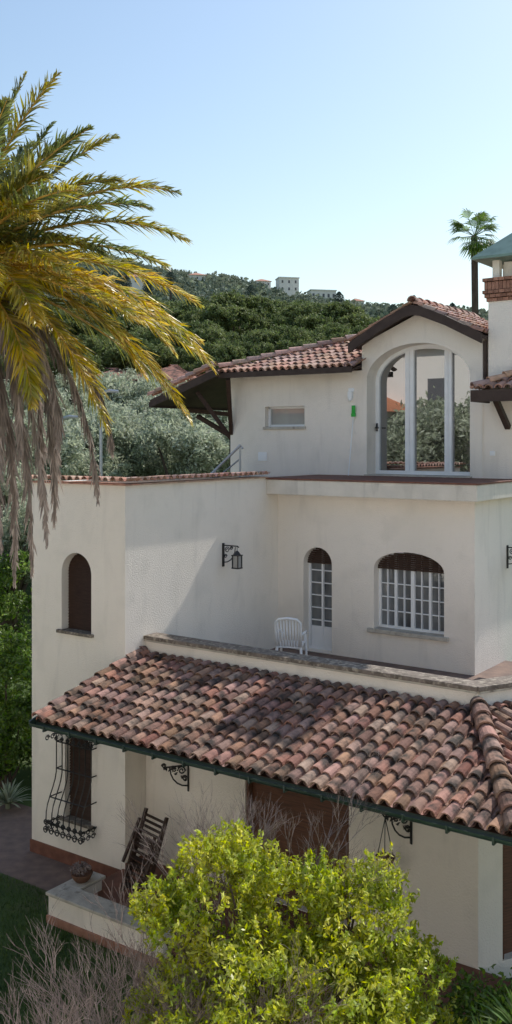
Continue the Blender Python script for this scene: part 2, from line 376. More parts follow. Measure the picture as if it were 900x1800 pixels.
mb.quad((-2.61,BU,0),(-2.26,BU,0),(-2.26,BU,6.3),(-2.61,BU,6.3))
mb.obj('wall','stucco',V)
ws=window(V,'window',fU,opS,[],[],fw=.05,gmat='glass_blind')
s=MB(); s.box(-1.66,-.51,BU-.04,BU+.15,7.60,7.662); s.obj('window_sill','stone',ws,bevel=.006)
fw=window(V,'french_window',fD,opF,[(1.84,.20),(2.72,.16)],[],fw=.085,gmat='glass',thick=.08)
h=MB(); h.box(1.06,1.085,BU+.34,BU+.38,7.55,7.72); h.tube([(1.07,BU+.34,7.62),(1.07,BU+.29,7.62),(1.16,BU+.28,7.62)],.012,6); h.obj('handle','iron',fw)
s=MB(); s.box(.98,3.41,BU-.05,BU+.46,6.602,6.63); s.obj('door_sill','stone',fw)
# roof of upper house
mb=MB()
sl=.35; L1=math.sqrt(1+sl*sl)
tile_field(mb,(-2.75,5.92,8.87),(1,0,0),(0,1,sl),3.65,lambda x:max(0.05,(x+.15)*.80)*L1+.02)
sl2=.36
tile_field(mb,(-4.42,5.75,8.27),(0,1,0),(1,0,sl2),6.2,lambda y:1.9+min(2.2,max(0,y-.3)*1.0))
mb.quad((-2.75,5.92,8.86),(.91,5.92,8.86),(.91,8.9,9.90),(-.2,8.2,9.66)); 
ridge_tiles(mb,(-2.7,6.1,8.99),(1.2,9.25,10.12),r=.10)
ridge_tiles(mb,(-4.46,5.68,8.36),(-2.55,5.80,9.06),r=.10,step=.24)
roof=mb.obj('roof','tile_pale',V)
mb=MB()
mb.hexa([(-4.40,5.68,8.19),(-2.55,5.78,8.87),(-2.55,12,8.87),(-4.40,12,8.19),(-4.40,5.68,8.27),(-2.55,5.78,8.95),(-2.55,12,8.95),(-4.40,12,8.27)])
mb.hexa([(-4.43,5.62,8.14),(-2.50,5.72,8.82),(-2.50,5.78,8.82),(-4.43,5.68,8.14),(-4.43,5.62,8.32),(-2.50,5.72,9.0),(-2.50,5.78,9.0),(-4.43,5.68,8.32)])
mb.box(-4.47,-4.41,5.62,12,8.14,8.27)
mb.box(-2.6,.93,5.88,5.93,8.78,8.90)
mb.hexa([(-2.6,5.93,8.80),(.91,5.93,8.80),(.91,BU+.05,8.92),(-2.6,BU+.05,8.92),(-2.6,5.93,8.85),(.91,5.93,8.85),(.91,BU+.05,8.99),(-2.6,BU+.05,8.99)])
mb.obj('fascia','fascia',roof)
mb=MB()
mb.beam((-2.64,BU+.12,7.35),(-3.35,BU-.33,8.50),.09,.10)
mb.beam((-2.64,BU+.5,7.30),(-4.0,BU+.5,7.95),.09,.10); mb.beam((-2.64,BU+.5,7.95),(-4.3,BU+.5,8.10),.09,.10); mb.beam((-2.66,BU+.1,6.4),(-2.66,BU+.1,7.9),.06,.06)
mb.beam((-2.6,BU+.02,7.5),(-2.3,BU-.5,8.75),.09,.1)
mb.obj('roof_strut','wood',V)
mb=MB()
mb.add([(-2.6,7.2,9.0),(4.44,7.2,8.9),(4.6,12.2,8.9),(-2.6,12.2,8.9),(.6,9.2,9.95),(2.6,9.2,9.95)],[(0,1,5,4),(1,2,5),(2,3,4,5),(3,0,4)])
mb.obj('roof','tile_pale',V)
# dormer roof
mb=MB(); bz=9.36; pk=10.06
dl=math.hypot(1.45,pk-bz)
tile_field(mb,(3.72,6.02,bz+.05),(0,1,0),(-1.45,0,pk-bz),3.4,lambda x:dl)
tile_field(mb,(.82,9.4,bz+.05),(0,-1,0),(1.45,0,pk-bz),3.4,lambda x:dl)
ridge_tiles(mb,(2.27,6.0,pk+.06),(2.27,9.4,pk+.06),r=.1)
droof=mb.obj('roof','tile_pale',V)
mb=MB()
def slab(p,q,y0,y1,th0,th1):
    mb.hexa([(p[0],y0,p[1]-th0),(q[0],y0,q[1]-th0),(q[0],y1,q[1]-th0),(p[0],y1,p[1]-th0),(p[0],y0,p[1]+th1),(q[0],y0,q[1]+th1),(q[0],y1,q[1]+th1),(p[0],y1,p[1]+th1)])
prof=[(.80,9.33),(1.55,9.74),(2.10,9.99),(2.27,10.02),(2.45,9.99),(3.0,9.76),(3.76,9.36)]
for p,q in zip(prof[:-1],prof[1:]):
    slab(p,q,5.98,6.05,.13,.07); slab(p,q,6.05,9.0,.03,.04)
mb.obj('fascia','fascia',droof)
mb=MB(); mb.tube([(3.70,BU-.08,9.30),(3.70,BU-.06,8.35)],.035,8); mb.obj('downpipe','fascia',V)
# right wing roof
mb=MB()
tile_field(mb,(3.80,5.58,8.29),(1,0,0),(0,1,.45),2.2,lambda x:(x+.02)*1.1)
tile_field(mb,(3.78,7.2,8.29),(0,-1,0),(1,0,.45),1.6,lambda y:max(.05,1.6-y)*1.1)
ridge_tiles(mb,(3.78,5.56,8.30),(5.3,7.1,9.0),r=.1)
wr=mb.obj('roof','tile_pale',V)
mb=MB(); mb.box(3.74,6.0,5.50,5.56,8.08,8.30); mb.box(3.74,3.79,5.56,BU-.05,8.08,8.30); mb.box(3.79,6.0,5.56,BU-.01,8.17,8.22)
mb.beam((4.15,5.7,8.15),(4.15,BU-.03,7.6),.1,.1)
mb.obj('fascia','fascia',wr)
# chimney
mb=MB(); mb.box(3.77,4.62,6.32,7.12,8.6,10.07); ch=mb.obj('chimney','stucco',V)
mb=MB()
for i,(ex,z0,hh) in enumerate(((.03,10.07,.07),(.06,10.145,.07),(.09,10.22,.07),(.06,10.295,.16),(.09,10.46,.07))):
    x0,x1,y0,y1=3.77-ex,4.62+ex,6.32-ex,7.12+ex
    bw=.115 if hh<.1 else .075
    x=x0
    while x<x1-.02:
        xe=min(x+bw-.012,x1); mb.box(x,xe,y0,y0+.1,z0,z0+hh-.008); mb.box(x,xe,y1-.1,y1,z0,z0+hh-.008); x+=bw
    y=y0+.1
    while y<y1-.12:
        ye=min(y+bw-.012,y1-.1); mb.box(x0,x0+.1,y,ye,z0,z0+hh-.008); mb.box(x1-.1,x1,y,ye,z0,z0+hh-.008); y+=bw
    mb.box(x0+.02,x1-.02,y0+.02,y1-.02,z0,z0+hh-.004)
mb.obj('brick_band','brick',ch)
mb=MB()
for x in (3.83,4.42):
    for y in (6.38,6.93): mb.box(x,x+.14,y,y+.14,10.53,10.90)
mb.box(4.0,4.4,6.55,6.9,10.53,10.86)
mb.obj('chimney_pier','stucco',ch)
mb=MB(); cx,cy=4.195,6.72; q=.66
mb.add([(cx-q,cy-q,10.88),(cx+q,cy-q,10.88),(cx+q,cy+q,10.88),(cx-q,cy+q,10.88),(cx-q,cy-q,10.93),(cx+q,cy-q,10.93),(cx+q,cy+q,10.93),(cx-q,cy+q,10.93),(cx,cy,11.5)],
 [(0,3,2,1),(0,1,5,4),(1,2,6,5),(2,3,7,6),(3,0,4,7),(4,5,8),(5,6,8),(6,7,8),(7,4,8)])
mb.obj('chimney_cap','copper',ch)
# lower storey / porch
mb=MB(); BP=.5; AC=5.95
opG=(2.09,3.96,.26,2.55,.001,.18)
fP=lambda s,d,z:(s,BP+d,z)
wall(mb,fP,0.003,AC,0,3.98,[opG])
mb.quad((.2,BP+.22,3.1),(AC-.15,BP+.22,3.1),(AC-.15,BP+.22,3.98),(.2,BP+.22,3.98)); mb.quad((.003,BP,3.98),(AC,BP,3.98),(AC,BP+.22,3.98),(.003,BP+.22,3.98))
c0=Vector((AC,BP,0)); 
f2=lambda s,d,z:tuple(c0+C2*s+Vector((-C2.y,C2.x,0))*d+Vector((0,0,z)))
opG2=(.42,2.6,.26,2.55,.001,.18)
wall(mb,f2,0,6.0,0,3.98,[opG2])
wall(mb,lambda s,d,z:f2(s,.22-d,z),0,6.0,3.1,3.98,[]); mb.quad(f2(0,0,3.98),f2(6,0,3.98),f2(6,.22,3.98),f2(0,.22,3.98))
mb.obj('wall','stucco',V)
for f,o in ((fP,opG),(f2,opG2)):
    b=MB(); z=o[2]
    while z<o[3]-.02:
        b.hexa([f(o[0],o[5]-.05,z),f(o[1],o[5]-.05,z),f(o[1],o[5],z),f(o[0],o[5],z),f(o[0],o[5]-.035,z+.052),f(o[1],o[5]-.035,z+.052),f(o[1],o[5],z+.052),f(o[0],o[5],z+.052)]); z+=.056
    fbox(b,f,o[0],o[0]+.05,.03,o[5]-.05,o[2],o[3]); fbox(b,f,o[1]-.05,o[1],.03,o[5]-.05,o[2],o[3])
    b.obj('roller_shutter','shutter',V)
mb=MB(); mb.hexa([(.01,TB,3.12),(.01,BP+.1,3.12),tuple(c0+Vector((-.1,.1,3.12))),tuple(c0+C2*6+Vector((-.1,.1,3.12))),(.01,TB,3.15),(.01,BP+.1,3.15),tuple(c0+Vector((-.1,.1,3.15))),tuple(c0+C2*6+Vector((-.1,.1,3.15)))])
mb.box(4.23,8.6,4.4,6.0,3.10,3.148)
mb.obj('terrace_floor','path',V)
mb=MB(); mb.box(.004,AC,BP-.06,BP+.28,3.985,4.05)
fbox(mb,f2,-.03,6.0,-.06,.28,3.985,4.052)
mb.obj('parapet_capping','cap',V,bevel=.01)
mb=MB(); mb.box(.004,AC-.005,BP-.045,BP+.265,3.955,3.984); fbox(mb,f2,0,6,-.045,.265,3.955,3.984); mb.obj('parapet_moulding','stone',V)
# porch roof
ZR=3.73; ZE=3.135; BE=-1.91; run=BP-BE; slp=(ZR-ZE)/run; LL=run*math.sqrt(1+slp*slp)
HX=7.35
mb=MB()
tile_field(mb,(0,BE-.02,ZE),(1,0,0),(0,1,slp),HX,lambda x:LL if x<AC else LL*max(0.02,(HX-x)/(HX-AC)))
eO=Vector((HX,BE,0)); 
nn=Vector((-C2.y,C2.x,0))
proj=(c0-eO).dot(C2); run2=(c0-eO).dot(nn); sl2_=(ZR-ZE)/run2
tile_field(mb,tuple(eO+Vector((0,0,ZE))),tuple(C2),tuple(nn+Vector((0,0,sl2_))),6.0,lambda x:run2*math.sqrt(1+sl2_**2)*min(1,max(.02,x/proj)))
ridge_tiles(mb,(HX+.02,BE-.03,ZE+.05),(AC,BP-.02,ZR+.07),r=.115,step=.30)
ridge_tiles(mb,(.0,BE-.02,ZE+.03),(.0,BP,ZR+.05),r=.085,lift=.05)
proof=mb.obj('porch_roof','tile',V)
mb=MB()
mb.add([(0,BE+.02,ZE-.03),(HX,BE+.02,ZE-.03),(AC,BP,ZR-.03),(0,BP,ZR-.03),(0,BE+.02,ZE+.015),(HX,BE+.02,ZE+.015),(AC,BP,ZR+.015),(0,BP,ZR+.015)],[(0,3,2,1),(4,5,6,7),(0,1,5,4),(3,0,4,7)])
e6=eO+C2*6; c6=c0+C2*6
mb.add([(HX,BE,ZE-.03),tuple(e6+Vector((0,0,ZE-.03))),tuple(c6+Vector((0,0,ZR-.03))),(AC,BP,ZR-.03),(HX,BE,ZE+.015),tuple(e6+Vector((0,0,ZE+.015))),tuple(c6+Vector((0,0,ZR+.015))),(AC,BP,ZR+.015)],[(0,3,2,1),(4,5,6,7),(0,1,5,4)])
mb.obj('roof_deck','wood',proof)
mb=MB()
for a in (.75,1.53,1.94,3.04,4.20,5.38,6.47,6.95):
    zz=lambda b:ZE+(b-BE)*slp-.04
    w=.06
    for (b0,b1,h0,h1) in ((BP,-1.15,.18,.18),(-1.15,-1.40,.33,.29),(-1.40,-1.62,.24,.14)):
        mb.hexa([(a-w,b1,zz(b1)-h1),(a+w,b1,zz(b1)-h1),(a+w,b0,zz(b0)-h0),(a-w,b0,zz(b0)-h0),(a-w,b1,zz(b1)),(a+w,b1,zz(b1)),(a+w,b0,zz(b0)),(a-w,b0,zz(b0))])
for s_ in (1.2,2.4):
    p=eO+C2*s_+nn*.45; q=eO+C2*s_+nn*run2
    mb.beam(tuple(p+Vector((0,0,ZE+.0))),tuple(q+Vector((0,0,ZE+sl2_*(run2-.45)-.02))),.11,.18)
mb.obj('rafter','wood',proof)
mb=MB()
def gutter(p,q,r=.065):
    p=Vector(p);q=Vector(q);d=(q-p).normalized();e=d.cross(Vector((0,0,1))).normalized();SEG=8
    vs=[]
    for P in (p,q):
        for rr in (r,r*.85):
            for k in range(SEG+1):
                an=math.pi*k/SEG; vs.append(P+e*math.cos(an)*rr+Vector((0,0,-math.sin(an)*rr)))
    q1=SEG+1; o2=2*q1
    fs=[(k,k+1,o2+k+1,o2+k) for k in range(SEG)]+[(q1+k,q1+k+1,o2+q1+k+1,o2+q1+k) for k in range(SEG)]
    fs+=[(0,q1,o2+q1,o2),(SEG,q1+SEG,o2+q1+SEG,o2+SEG)]+[(k,k+1,q1+k+1,q1+k) for k in range(SEG)]
    mb.add(vs,fs)
gutter((-.06,BE-.05,ZE+.01),(HX+.06,BE-.05,ZE+.01)); gutter(tuple(eO+Vector((.06,-.03,ZE+.01))),tuple(e6+Vector((.06,-.03,ZE+.01))))
for i in range(14): mb.box(.25+i*.53,.275+i*.53,BE-.125,BE+.0,ZE-.066,ZE-.05); mb.box(.25+i*.53,.275+i*.53,BE-.125,BE-.112,ZE-.066,ZE+.02)
mb.beam((-.05,BE-.1,ZE-.01),(-.05,BP-.1,ZR-.03),.03,.10)
mb.obj('gutter','gutter',proof)
mb=MB(); mb.box(-.05,8.2,-1.50,BP-.002,0.0,.25); mb.obj('porch_floor','redtile',V)
mb=MB(); mb.box(-.09,2.2,-1.60,-1.30,.12,.42); mb.box(-.09,.2,-1.30,-.75,.12,.42); lw=mb.obj('low_wall','stucco',V)
mb=MB(); mb.box(-.12,2.23,-1.64,-1.26,.422,.47); mb.box(-.12,.24,-1.26,-.70,.422,.47); mb.obj('low_wall_capping','stone',lw,bevel=.01)
mb=MB(); mb.box(-.11,2.22,-1.63,-1.50,0,.12); mb.box(-.11,-.05,-1.5,-.02,0,.12); mb.obj('plinth','brick',lw)

# ------------------------------------------------------------ objects on/near villa
def wrought_lantern(loc,rot):
    e=thing('wall_lantern','black wrought iron lantern hanging from a scrolled wall bracket','lantern',loc,rot,'black wrought iron wall lanterns')
    b=MB()
    b.box(-.004,.02,-.025,.025,-.30,.14)
    b.tube([(.01,0,.10),(.34,0,.10),(.37,0,.08)],.012,6)
    b.tube([(.01,0,-.22)]+[(.03+.26*math.sin(t*math.pi/2),0,-.22+.30*(1-math.cos(t*math.pi/2))) for t in (.2,.4,.6,.8,1.0)],.010,6)
    for cx,cz,r in ((.10,.02,.06),(.20,.055,.035),(.06,-.10,.04)):
        b.tube([(cx+r*(1-i/22)*math.cos(i*.6),0,cz+r*(1-i/22)*math.sin(i*.6)) for i in range(18)],.008,5)
    b.obj('bracket','iron',e)
    l=MB(); X=.33
    l.tube([(X,0,.09),(X,0,.0)],.006,5)
    l.lathe([(.012,.02),(.05,-.01),(.095,-.06),(.10,-.07)],(X,0,0),4)
    for sx in (-.062,.062):
        for sy in (-.062,.062): l.box(X+sx-.008,X+sx+.008,sy-.008,sy+.008,-.30,-.06)
    l.box(X-.075,X+.075,-.075,.075,-.315,-.295); l.box(X-.08,X+.08,-.08,.08,-.075,-.06)
    lo=l.obj('lantern_cage','iron',e)
    g=MB(); g.box(X-.055,X+.055,-.055,.055,-.294,-.076); g.obj('lamp_glass','glass_blind',lo)
    return e
wrought_lantern(W(0.003,2.67,5.28),ANG); wrought_lantern(W(4.235,6.1,5.2),ANG)
def wall_bracket(loc,rot):
    e=thing('wall_bracket','scrolled black wrought iron plant bracket on cream wall','bracket',loc,rot,'wrought iron plant brackets under the porch')
    b=MB(); b.box(-.02,.02,-.02,.0,-.35,.12); b.tube([(0,0,.08),(0,-.42,.08)],.014,6)
    b.tube([(0,-.01,-.26)]+[(0,-.02-.30*math.sin(t*math.pi/2),-.26+.33*(1-math.cos(t*math.pi/2))) for t in (.2,.4,.6,.8,1)],.013,6)
    for cy,cz,r in ((-.12,0,.07),(-.25,.03,.045),(-.07,-.13,.05),(-.42,.11,.04)):
        b.tube([(0,cy-r*(1-i/22)*math.cos(i*.6),cz+r*(1-i/22)*math.sin(i*.6)) for i in range(18)],.012,5)
    rr=random.Random(2)
    for i in range(26):
        y=-.04-.38*rr.random(); z=.09-rr.random()*.30*(1+y/.45); d=Vector((rr.uniform(-1,1),rr.uniform(-1,1),rr.uniform(-1,1))).normalized()*.035; e2=d.cross(Vector((1,.3,.2))).normalized()*.016
        p=Vector((0,y,z)); b.add([p-d,p+e2,p+d,p-e2],[(0,1,2,3)])
    b.obj('scroll','iron',e); return e
wall_bracket(W(.95,BP-.004,1.95),ANG-.6); wall_bracket(W(4.97,BP-.004,2.05),ANG-.6)
hp=thing('hanging_pot','small clay bowl hanging on chains from an iron bracket','pot',W(4.74,BP-.36,1.46),ANG)
b=MB(); b.lathe([(.0,0),(.06,.0),(.11,.05),(.14,.12),(.145,.13),(.125,.12),(.05,.04),(0,.04)],(0,0,0),14); b.obj('bowl','clay',hp,smooth=True)
b=MB()
for an in (0,2.1,4.2): b.tube([(.135*math.cos(an),.135*math.sin(an),.125),(0,0,.67)],.007,4)
b.obj('chain','iron',hp)
# window grille
g=thing('window_grille','bulging black wrought iron grille with scrolls over tower window','grille',W(-1.08,0,.68),ANG)
b=MB(); ga=[-.42+i*.14 for i in range(7)]
def gp(a,t):
    z=.06+1.50*t; bulge=.12+.24*math.sin(min(1,max(0,(.62-t)/.5))*math.pi*.5)**2
    return (a,-bulge,z)
for a in ga: b.tube([gp(a,t/12) for t in range(13)],.011,5)
for t in (.04,.32,.62,.93):
    y=gp(0,t)[1]; z=gp(0,t)[2]
    b.tube([(-.42,0,z),(-.42,y,z),(.42,y,z),(.42,0,z)],.012,5)
for a in ga:
    for zc,r in ((.0,.065),(.13,.05),(1.62,.055),(1.50,.04)):
        yy=gp(a,.02 if zc<1 else .95)[1]
        b.tube([(a+r*(1-i/24)*math.cos(i*.55),yy-.01,zc+r*(1-i/24)*math.sin(i*.55)) for i in range(18)],.011,4)
for zc in (.0,.10,1.56):
    for yy in (-.08,-.2,-.32):
        b.tube([(-.43,yy+.05*(1-i/24)*math.cos(i*.55),zc+.05*(1-i/24)*math.sin(i*.55)) for i in range(16)],.010,4)
        b.tube([(.43,yy+.05*(1-i/24)*math.cos(i*.55),zc+.05*(1-i/24)*math.sin(i*.55)) for i in range(16)],.010,4)
b.obj('iron_bars','iron',g)
# white plastic chair
c=thing('garden_chair','white plastic slatted garden chair on the terrace','chair',W(1.27,3.0,3.15),ANG+math.radians(22))
b=MB()
for i in range(8):
    x=-.18+i*.0515
    b.hexa([(x-.016,.0,.42),(x+.016,.0,.42),(x+.016,.02,.42),(x-.016,.02,.42),(x*1.10-.016,-.10,.92),(x*1.10+.016,-.10,.92),(x*1.10+.016,-.08,.92),(x*1.10-.016,-.08,.92)])
b.tube([(-.22,.0,.40),(-.235,-.06,.70),(-.23,-.10,.88),(-.17,-.115,.94),(0,-.12,.96),(.17,-.115,.94),(.23,-.10,.88),(.235,-.06,.70),(.22,0,.40)],.024,8)
b.obj('backrest','plastic',c,smooth=True)
b=MB(); b.hexa([(-.23,0,.39),(.23,0,.39),(.22,.44,.42),(-.22,.44,.42),(-.23,0,.42),(.23,0,.42),(.22,.44,.45),(-.22,.44,.45)]); b.obj('seat','plastic',c,bevel=.01)
for sx in (-1,1):
    b=MB(); b.tube([(sx*.24,-.06,.66),(sx*.26,.2,.66),(sx*.25,.40,.64),(sx*.24,.44,.58)],.020,8); b.obj('armrest','plastic',c,smooth=True)
    for y0,y1 in ((.0,-.06),(.42,.46)):
        b=MB(); b.tube([(sx*.22,y0,.42 if y0<.1 else .60),(sx*.25,y1,0)],[.028,.02],8); b.obj('leg','plastic',c)
# folded wooden deck chair
c=thing('folded_deck_chair','folded dark wooden slatted deck chair leaning against the wall','chair',W(.72,-.55,.25),ANG+math.radians(-12))
b=MB()
def pl(x,t,off=0): return (x,.0+.42*t+off,1.16*t)
for x in (-.27,.27): b.beam(pl(x,0),pl(x,1.0),.045,.05)
for i in range(14):
    t=.08+i*.066; b.beam(pl(-.26,t,-.02),pl(.26,t,-.02),.05,.018)
b.obj('backrest','wood',c)
b=MB()
for x in (-.22,.22): b.beam(pl(x,-.0,-.10),pl(x,.78,-.10),.04,.045)
for i in range(8): t=.1+i*.085; b.beam(pl(-.22,t,-.12),pl(.22,t,-.12),.05,.018)
b.obj('seat','wood',c)
b=MB()
for x in (-.31,.31): b.beam(pl(x,.35,-.16),pl(x,.88,-.05),.05,.03)
b.obj('armrest','wood',c)
rng=np.random.default_rng(3)
c=thing('potted_plant','low dry plant in a round clay pot on the low wall','plant',W(.06,-1.05,.47),ANG)
b=MB(); b.lathe([(0,0),(.10,0),(.14,.05),(.17,.11),(.175,.13),(.15,.12),(0,.11)],(0,0,0),16); b.obj('pot','clay',c,smooth=True)
P=cloud([(0,0,.17,.17,.17,.07)],500,rng,.05,24); fastmesh('foliage',leaves(P,.05,rng),4,'twig',c)
c=thing('broom','upside down broom with green head leaning on the wall','broom',W(.72,BU-.12,6.60),ANG)
b=MB(); b.tube([(-.08,0,0),(0,.08,1.28)],.012,6); b.obj('broom_handle','white',c)
b=MB(); b.box(-.045,.045,.055,.10,1.26,1.33); 
for i in range(9): b.tube([(-.04+i*.010,.078,1.32),(-.04+i*.010,.078,1.50)],.007,4)
b.obj('broom_head','green',c)
b=MB(); b.box(-.05,.05,-.09,0,0,.14); b.lathe([(.048,0),(.045,-.05),(.0,-.08)],(0,-.05,0),12); b.box(-.07,.07,-.02,.0,.14,.22)
o=b.obj('wall_lamp','plastic',None,W(.65,BU-.003,8.26),ANG,bevel=.008); tag(o,'small white plastic wall lamp on cream upper wall','lamp')
b=MB(); b.box(-.12,.12,-.015,0,0,.2)
for i in range(6): b.box(-.10,.10,-.022,-.012,.02+i*.03,.035+i*.03)
o=b.obj('air_vent','plastic',None,W(-1.68,BU-.003,6.88),ANG); tag(o,'square white louvred air vent on cream wall','vent')
b=MB(); b.box(-.05,.05,-.03,0,0,.09); b.box(-.015,.015,-.045,-.03,.03,.06)
o=b.obj('socket_box','plastic',None,W(3.83,BU-.003,7.05),ANG); tag(o,'small white electrical socket box on wall','socket')
c=thing('handrail','sloping galvanised steel handrail behind the tiled parapet','handrail',W(-2.0,5.2,6.47),ANG)
b=MB(); b.tube([(-.35,.0,.05),(.35,.3,.78),(.40,.3,.70)],.028,8); b.tube([(.33,.3,0),(.33,.3,.76)],.024,8); b.tube([(-.2,.08,.0),(-.2,.08,.2)],.02,8); b.tube([(-.3,.0,-.1),(.34,.3,.48)],.018,6); b.obj('rail','steel',c)

# ============================================================ TERRAIN
def ss(t): t=min(1,max(0,t)); return t*t*(3-2*t)
def hgt(x,y):
    R=min(68,max(18,56.0-.16*x))
    z=3.5*ss((y-21)/19)+4.5*ss((y-40)/50)+(R-8)*ss((y-90)/240)
    if y>330: z-= (R-30)*ss((y-330)/400)
    return z
def rough_(x,y): return (math.sin(x*.13+y*.07)*.9+math.sin(x*.05-y*.031)*1.2) if y>120 else 0
ys=list(np.concatenate([np.arange(-80,16,8),np.arange(16,60,2),np.arange(60,120,5),np.arange(120,360,8),np.arange(360,1500,60)]))
xs=list(np.concatenate([np.arange(-900,-120,60),np.arange(-120,121,6),np.arange(180,901,60)]))
mb=MB(); vs=[]
for y in ys:
    for x in xs: vs.append((x,y,hgt(x,y)+rough_(x,y)-.001))
nx=len(xs); mb.add(vs,[(j*nx+i,j*nx+i+1,(j+1)*nx+i+1,(j+1)*nx+i) for j in range(len(ys)-1) for i in range(nx-1)])
gr=mb.obj('ground','grass',smooth=True); gr['kind']='structure'
mb=MB()
def pq(a0,a1,b0,b1,z=.004): mb.quad(W(a0,b0,z),W(a1,b0,z),W(a1,b1,z),W(a0,b1,z))
pq(-3.3,-2.262,-.9,10); pq(-2.262,-.115,-.9,0.0-.001); pq(-9,-3.3,-.2,1.4)
p=mb.obj('path','path'); p['kind']='structure'
mb=MB(); pq(-16,30,-13.9,-6.0,.005); p=mb.obj('bounce_courtyard','bounce_gravel'); p['kind']='structure'  # unseen pale sheet added in front of the villa to bounce sunlight upward
rng=np.random.default_rng(5); n=30000
gx=rng.uniform(-5.5,-0.2,n); gy=rng.uniform(10.5,16.5,n)
ra=(gx+2.165)*UX.x+(gy-16)*UX.y; rb=(gx+2.165)*NX.x+(gy-16)*NX.y
ok=~(((ra>-.15)&(rb>-1.66))|((ra>-3.4)&(rb>-.95))|((ra>-9)&(rb>-.22)&(rb<1.4))|(rb<-5.95)); gx=gx[ok];gy=gy[ok];n=len(gx)
h_=rng.uniform(.03,.09,n); an=rng.uniform(0,6.28,n); lx=rng.normal(0,.02,n); ly=rng.normal(0,.02,n)
B=np.stack([gx,gy,np.zeros(n)],1); wv=np.stack([np.cos(an),np.sin(an),np.zeros(n)],1)*.006
T=B+np.stack([lx,ly,h_],1)
o=fastmesh('lawn',np.stack([B-wv,B+wv,T],1).reshape(-1,3),3,'blade'); tag(o,'dark green mown lawn in house shade','grass',kind='stuff')

# ============================================================ BUSH
def px(x,y,Y): return ((x-450)/1700*Y, Y, 7.34+(775-y)/1700*Y)
rng=np.random.default_rng(11)
bc=Vector((.35,9.8,0)); c=thing('leafy_bush','large yellow green leafy shrub beside the porch','bush',bc)
k=.00576
bl=[]
for (x,y,r,dy) in ((385,1600,88,.3),(500,1665,92,.5),(640,1668,88,.2),(310,1642,58,.0),(725,1722,54,-.1),(600,1755,135,-.4),(420,1755,135,-.3),(500,1860,190,0),(270,1632,32,.1),(450,1585,44,.4),(670,1612,48,.4),(350,1850,140,-.1),(690,1850,110,.0),(400,1538,36,.3),(565,1602,40,.3)):
    bl.append(((x-450)*k-bc.x,dy,7.34+(775-y)*k,r*k,r*k*1.1,r*k))
P=cloud(bl,44000,rng,.12,820,shell=.70,bottom=-.5)
sh=[]
rs=np.random.default_rng(4)
for i in range(620):
    b_=bl[rs.integers(0,len(bl))]; d=rs.normal(size=3); d/=np.linalg.norm(d); d[2]=abs(d[2])
    p=np.array(b_[:3])+d*np.array(b_[3:6])*1.0; u=np.array([d[0]*.5,d[1]*.5,1.0])+rs.normal(size=3)*.2; u/=np.linalg.norm(u)
    L_=rs.uniform(.10,.30); t=rs.random(26)
    sh.append(p+u*(t[:,None]*L_)+rs.normal(size=(26,3))*.022*(1.3-t[:,None]))
P=np.concatenate([P]+sh)
fastmesh('foliage',leaves(P,.066,rng,aspect=.40,updir=(0,0,.6)),4,'bush',c)
b=MB()
for i in range(26):
    x,y,z,r=bl[i%len(bl)][:4]
    q=Vector((x+random.uniform(-.3,.3),y+random.uniform(-.3,.3),z+random.uniform(-.1,.25)))
    p=Vector((random.uniform(-.25,.25),random.uniform(-.2,.2),0)); m_=p.lerp(q,.5)+Vector((0,0,.2))
    b.tube([p,m_,q],[.045,.025,.008],6)
b.obj('stem','bark',c)
def twigs(name,label,base,items,n_branch,height,spread,seed,r0=.012):
    rr=random.Random(seed); e=thing(name,label,'shrub',base)
    b=MB()
    def grow(p,d,L,r,lv):
        q=p+d*L; mid=p+d*L*.5+Vector((rr.uniform(-1,1),rr.uniform(-1,1),rr.uniform(-.5,1)))*L*.07
        b.tube([p,mid,q],[r,r*.8,r*.55],4 if lv<2 else 3,caps=False)
        if lv>=5: return
        for i in range(rr.choice((2,3,3))):
            t=rr.uniform(.45,1); nd=(d+Vector((rr.uniform(-1,1),rr.uniform(-1,1),rr.uniform(-.3,.7)))*.55).normalized()
            grow(p.lerp(q,t),nd,L*rr.uniform(.55,.85),r*.66,lv+1)
    for i in range(n_branch):
        s=items[i%len(items)]
        d=Vector((rr.uniform(-1,1)*spread,rr.uniform(-1,1)*spread,1)).normalized()
        p=Vector(s)+Vector((rr.uniform(-.2,.2),rr.uniform(-.2,.2),0))
        grow(p,d,height*rr.uniform(.3,.42),r0,0)
    b.obj('branches','twig',e); return e
twigs('bare_shrub','leafless tangled grey brown shrub',Vector((-1.2,9.6,0)),[(-.6,0,.5),(-.2,0,.6),(.2,.1,.7),(.6,.1,.7),(-.9,.1,.3),(.9,0,.8)],34,1.9,.7,4,r0=.015)
twigs('bare_shrub','leafless thin grey twigs rising behind a leafy bush',Vector((-.2,10.6,0)),[(0,0,1.7),(.4,0,1.7),(.8,.0,1.6),(-.4,0,1.5)],16,1.9,.35,9,r0=.010)
def strappy(loc,label,n,L,seed,mat='shrub',wd=.03,name='spiky_plant'):
    rr=random.Random(seed); e=thing(name,label,'plant',loc); b=MB()
    for i in range(n):
        an=rr.uniform(0,6.28); el=rr.uniform(.3,1.4); l=L*rr.uniform(.6,1)
        d=Vector((math.cos(an)*math.cos(el),math.sin(an)*math.cos(el),math.sin(el))); s_=d.cross(Vector((0,0,1))).normalized()
        pr=[]
        for t in (0,.35,.7,1): 
            p=d*l*t+Vector((0,0,-.35*l*t*t)); w=wd*(1-t)**.6; pr+= [p-s_*w,p+s_*w]
        b.add(pr,[(0,1,3,2),(2,3,5,4),(4,5,7,6)])
    b.tube([(0,0,-loc.z),(0,0,.05)],.05,6)
    b.obj('foliage',mat,e); return e
strappy(Vector((2.15,9.0,1.45)),'arching strappy green foliage',130,.8,1)
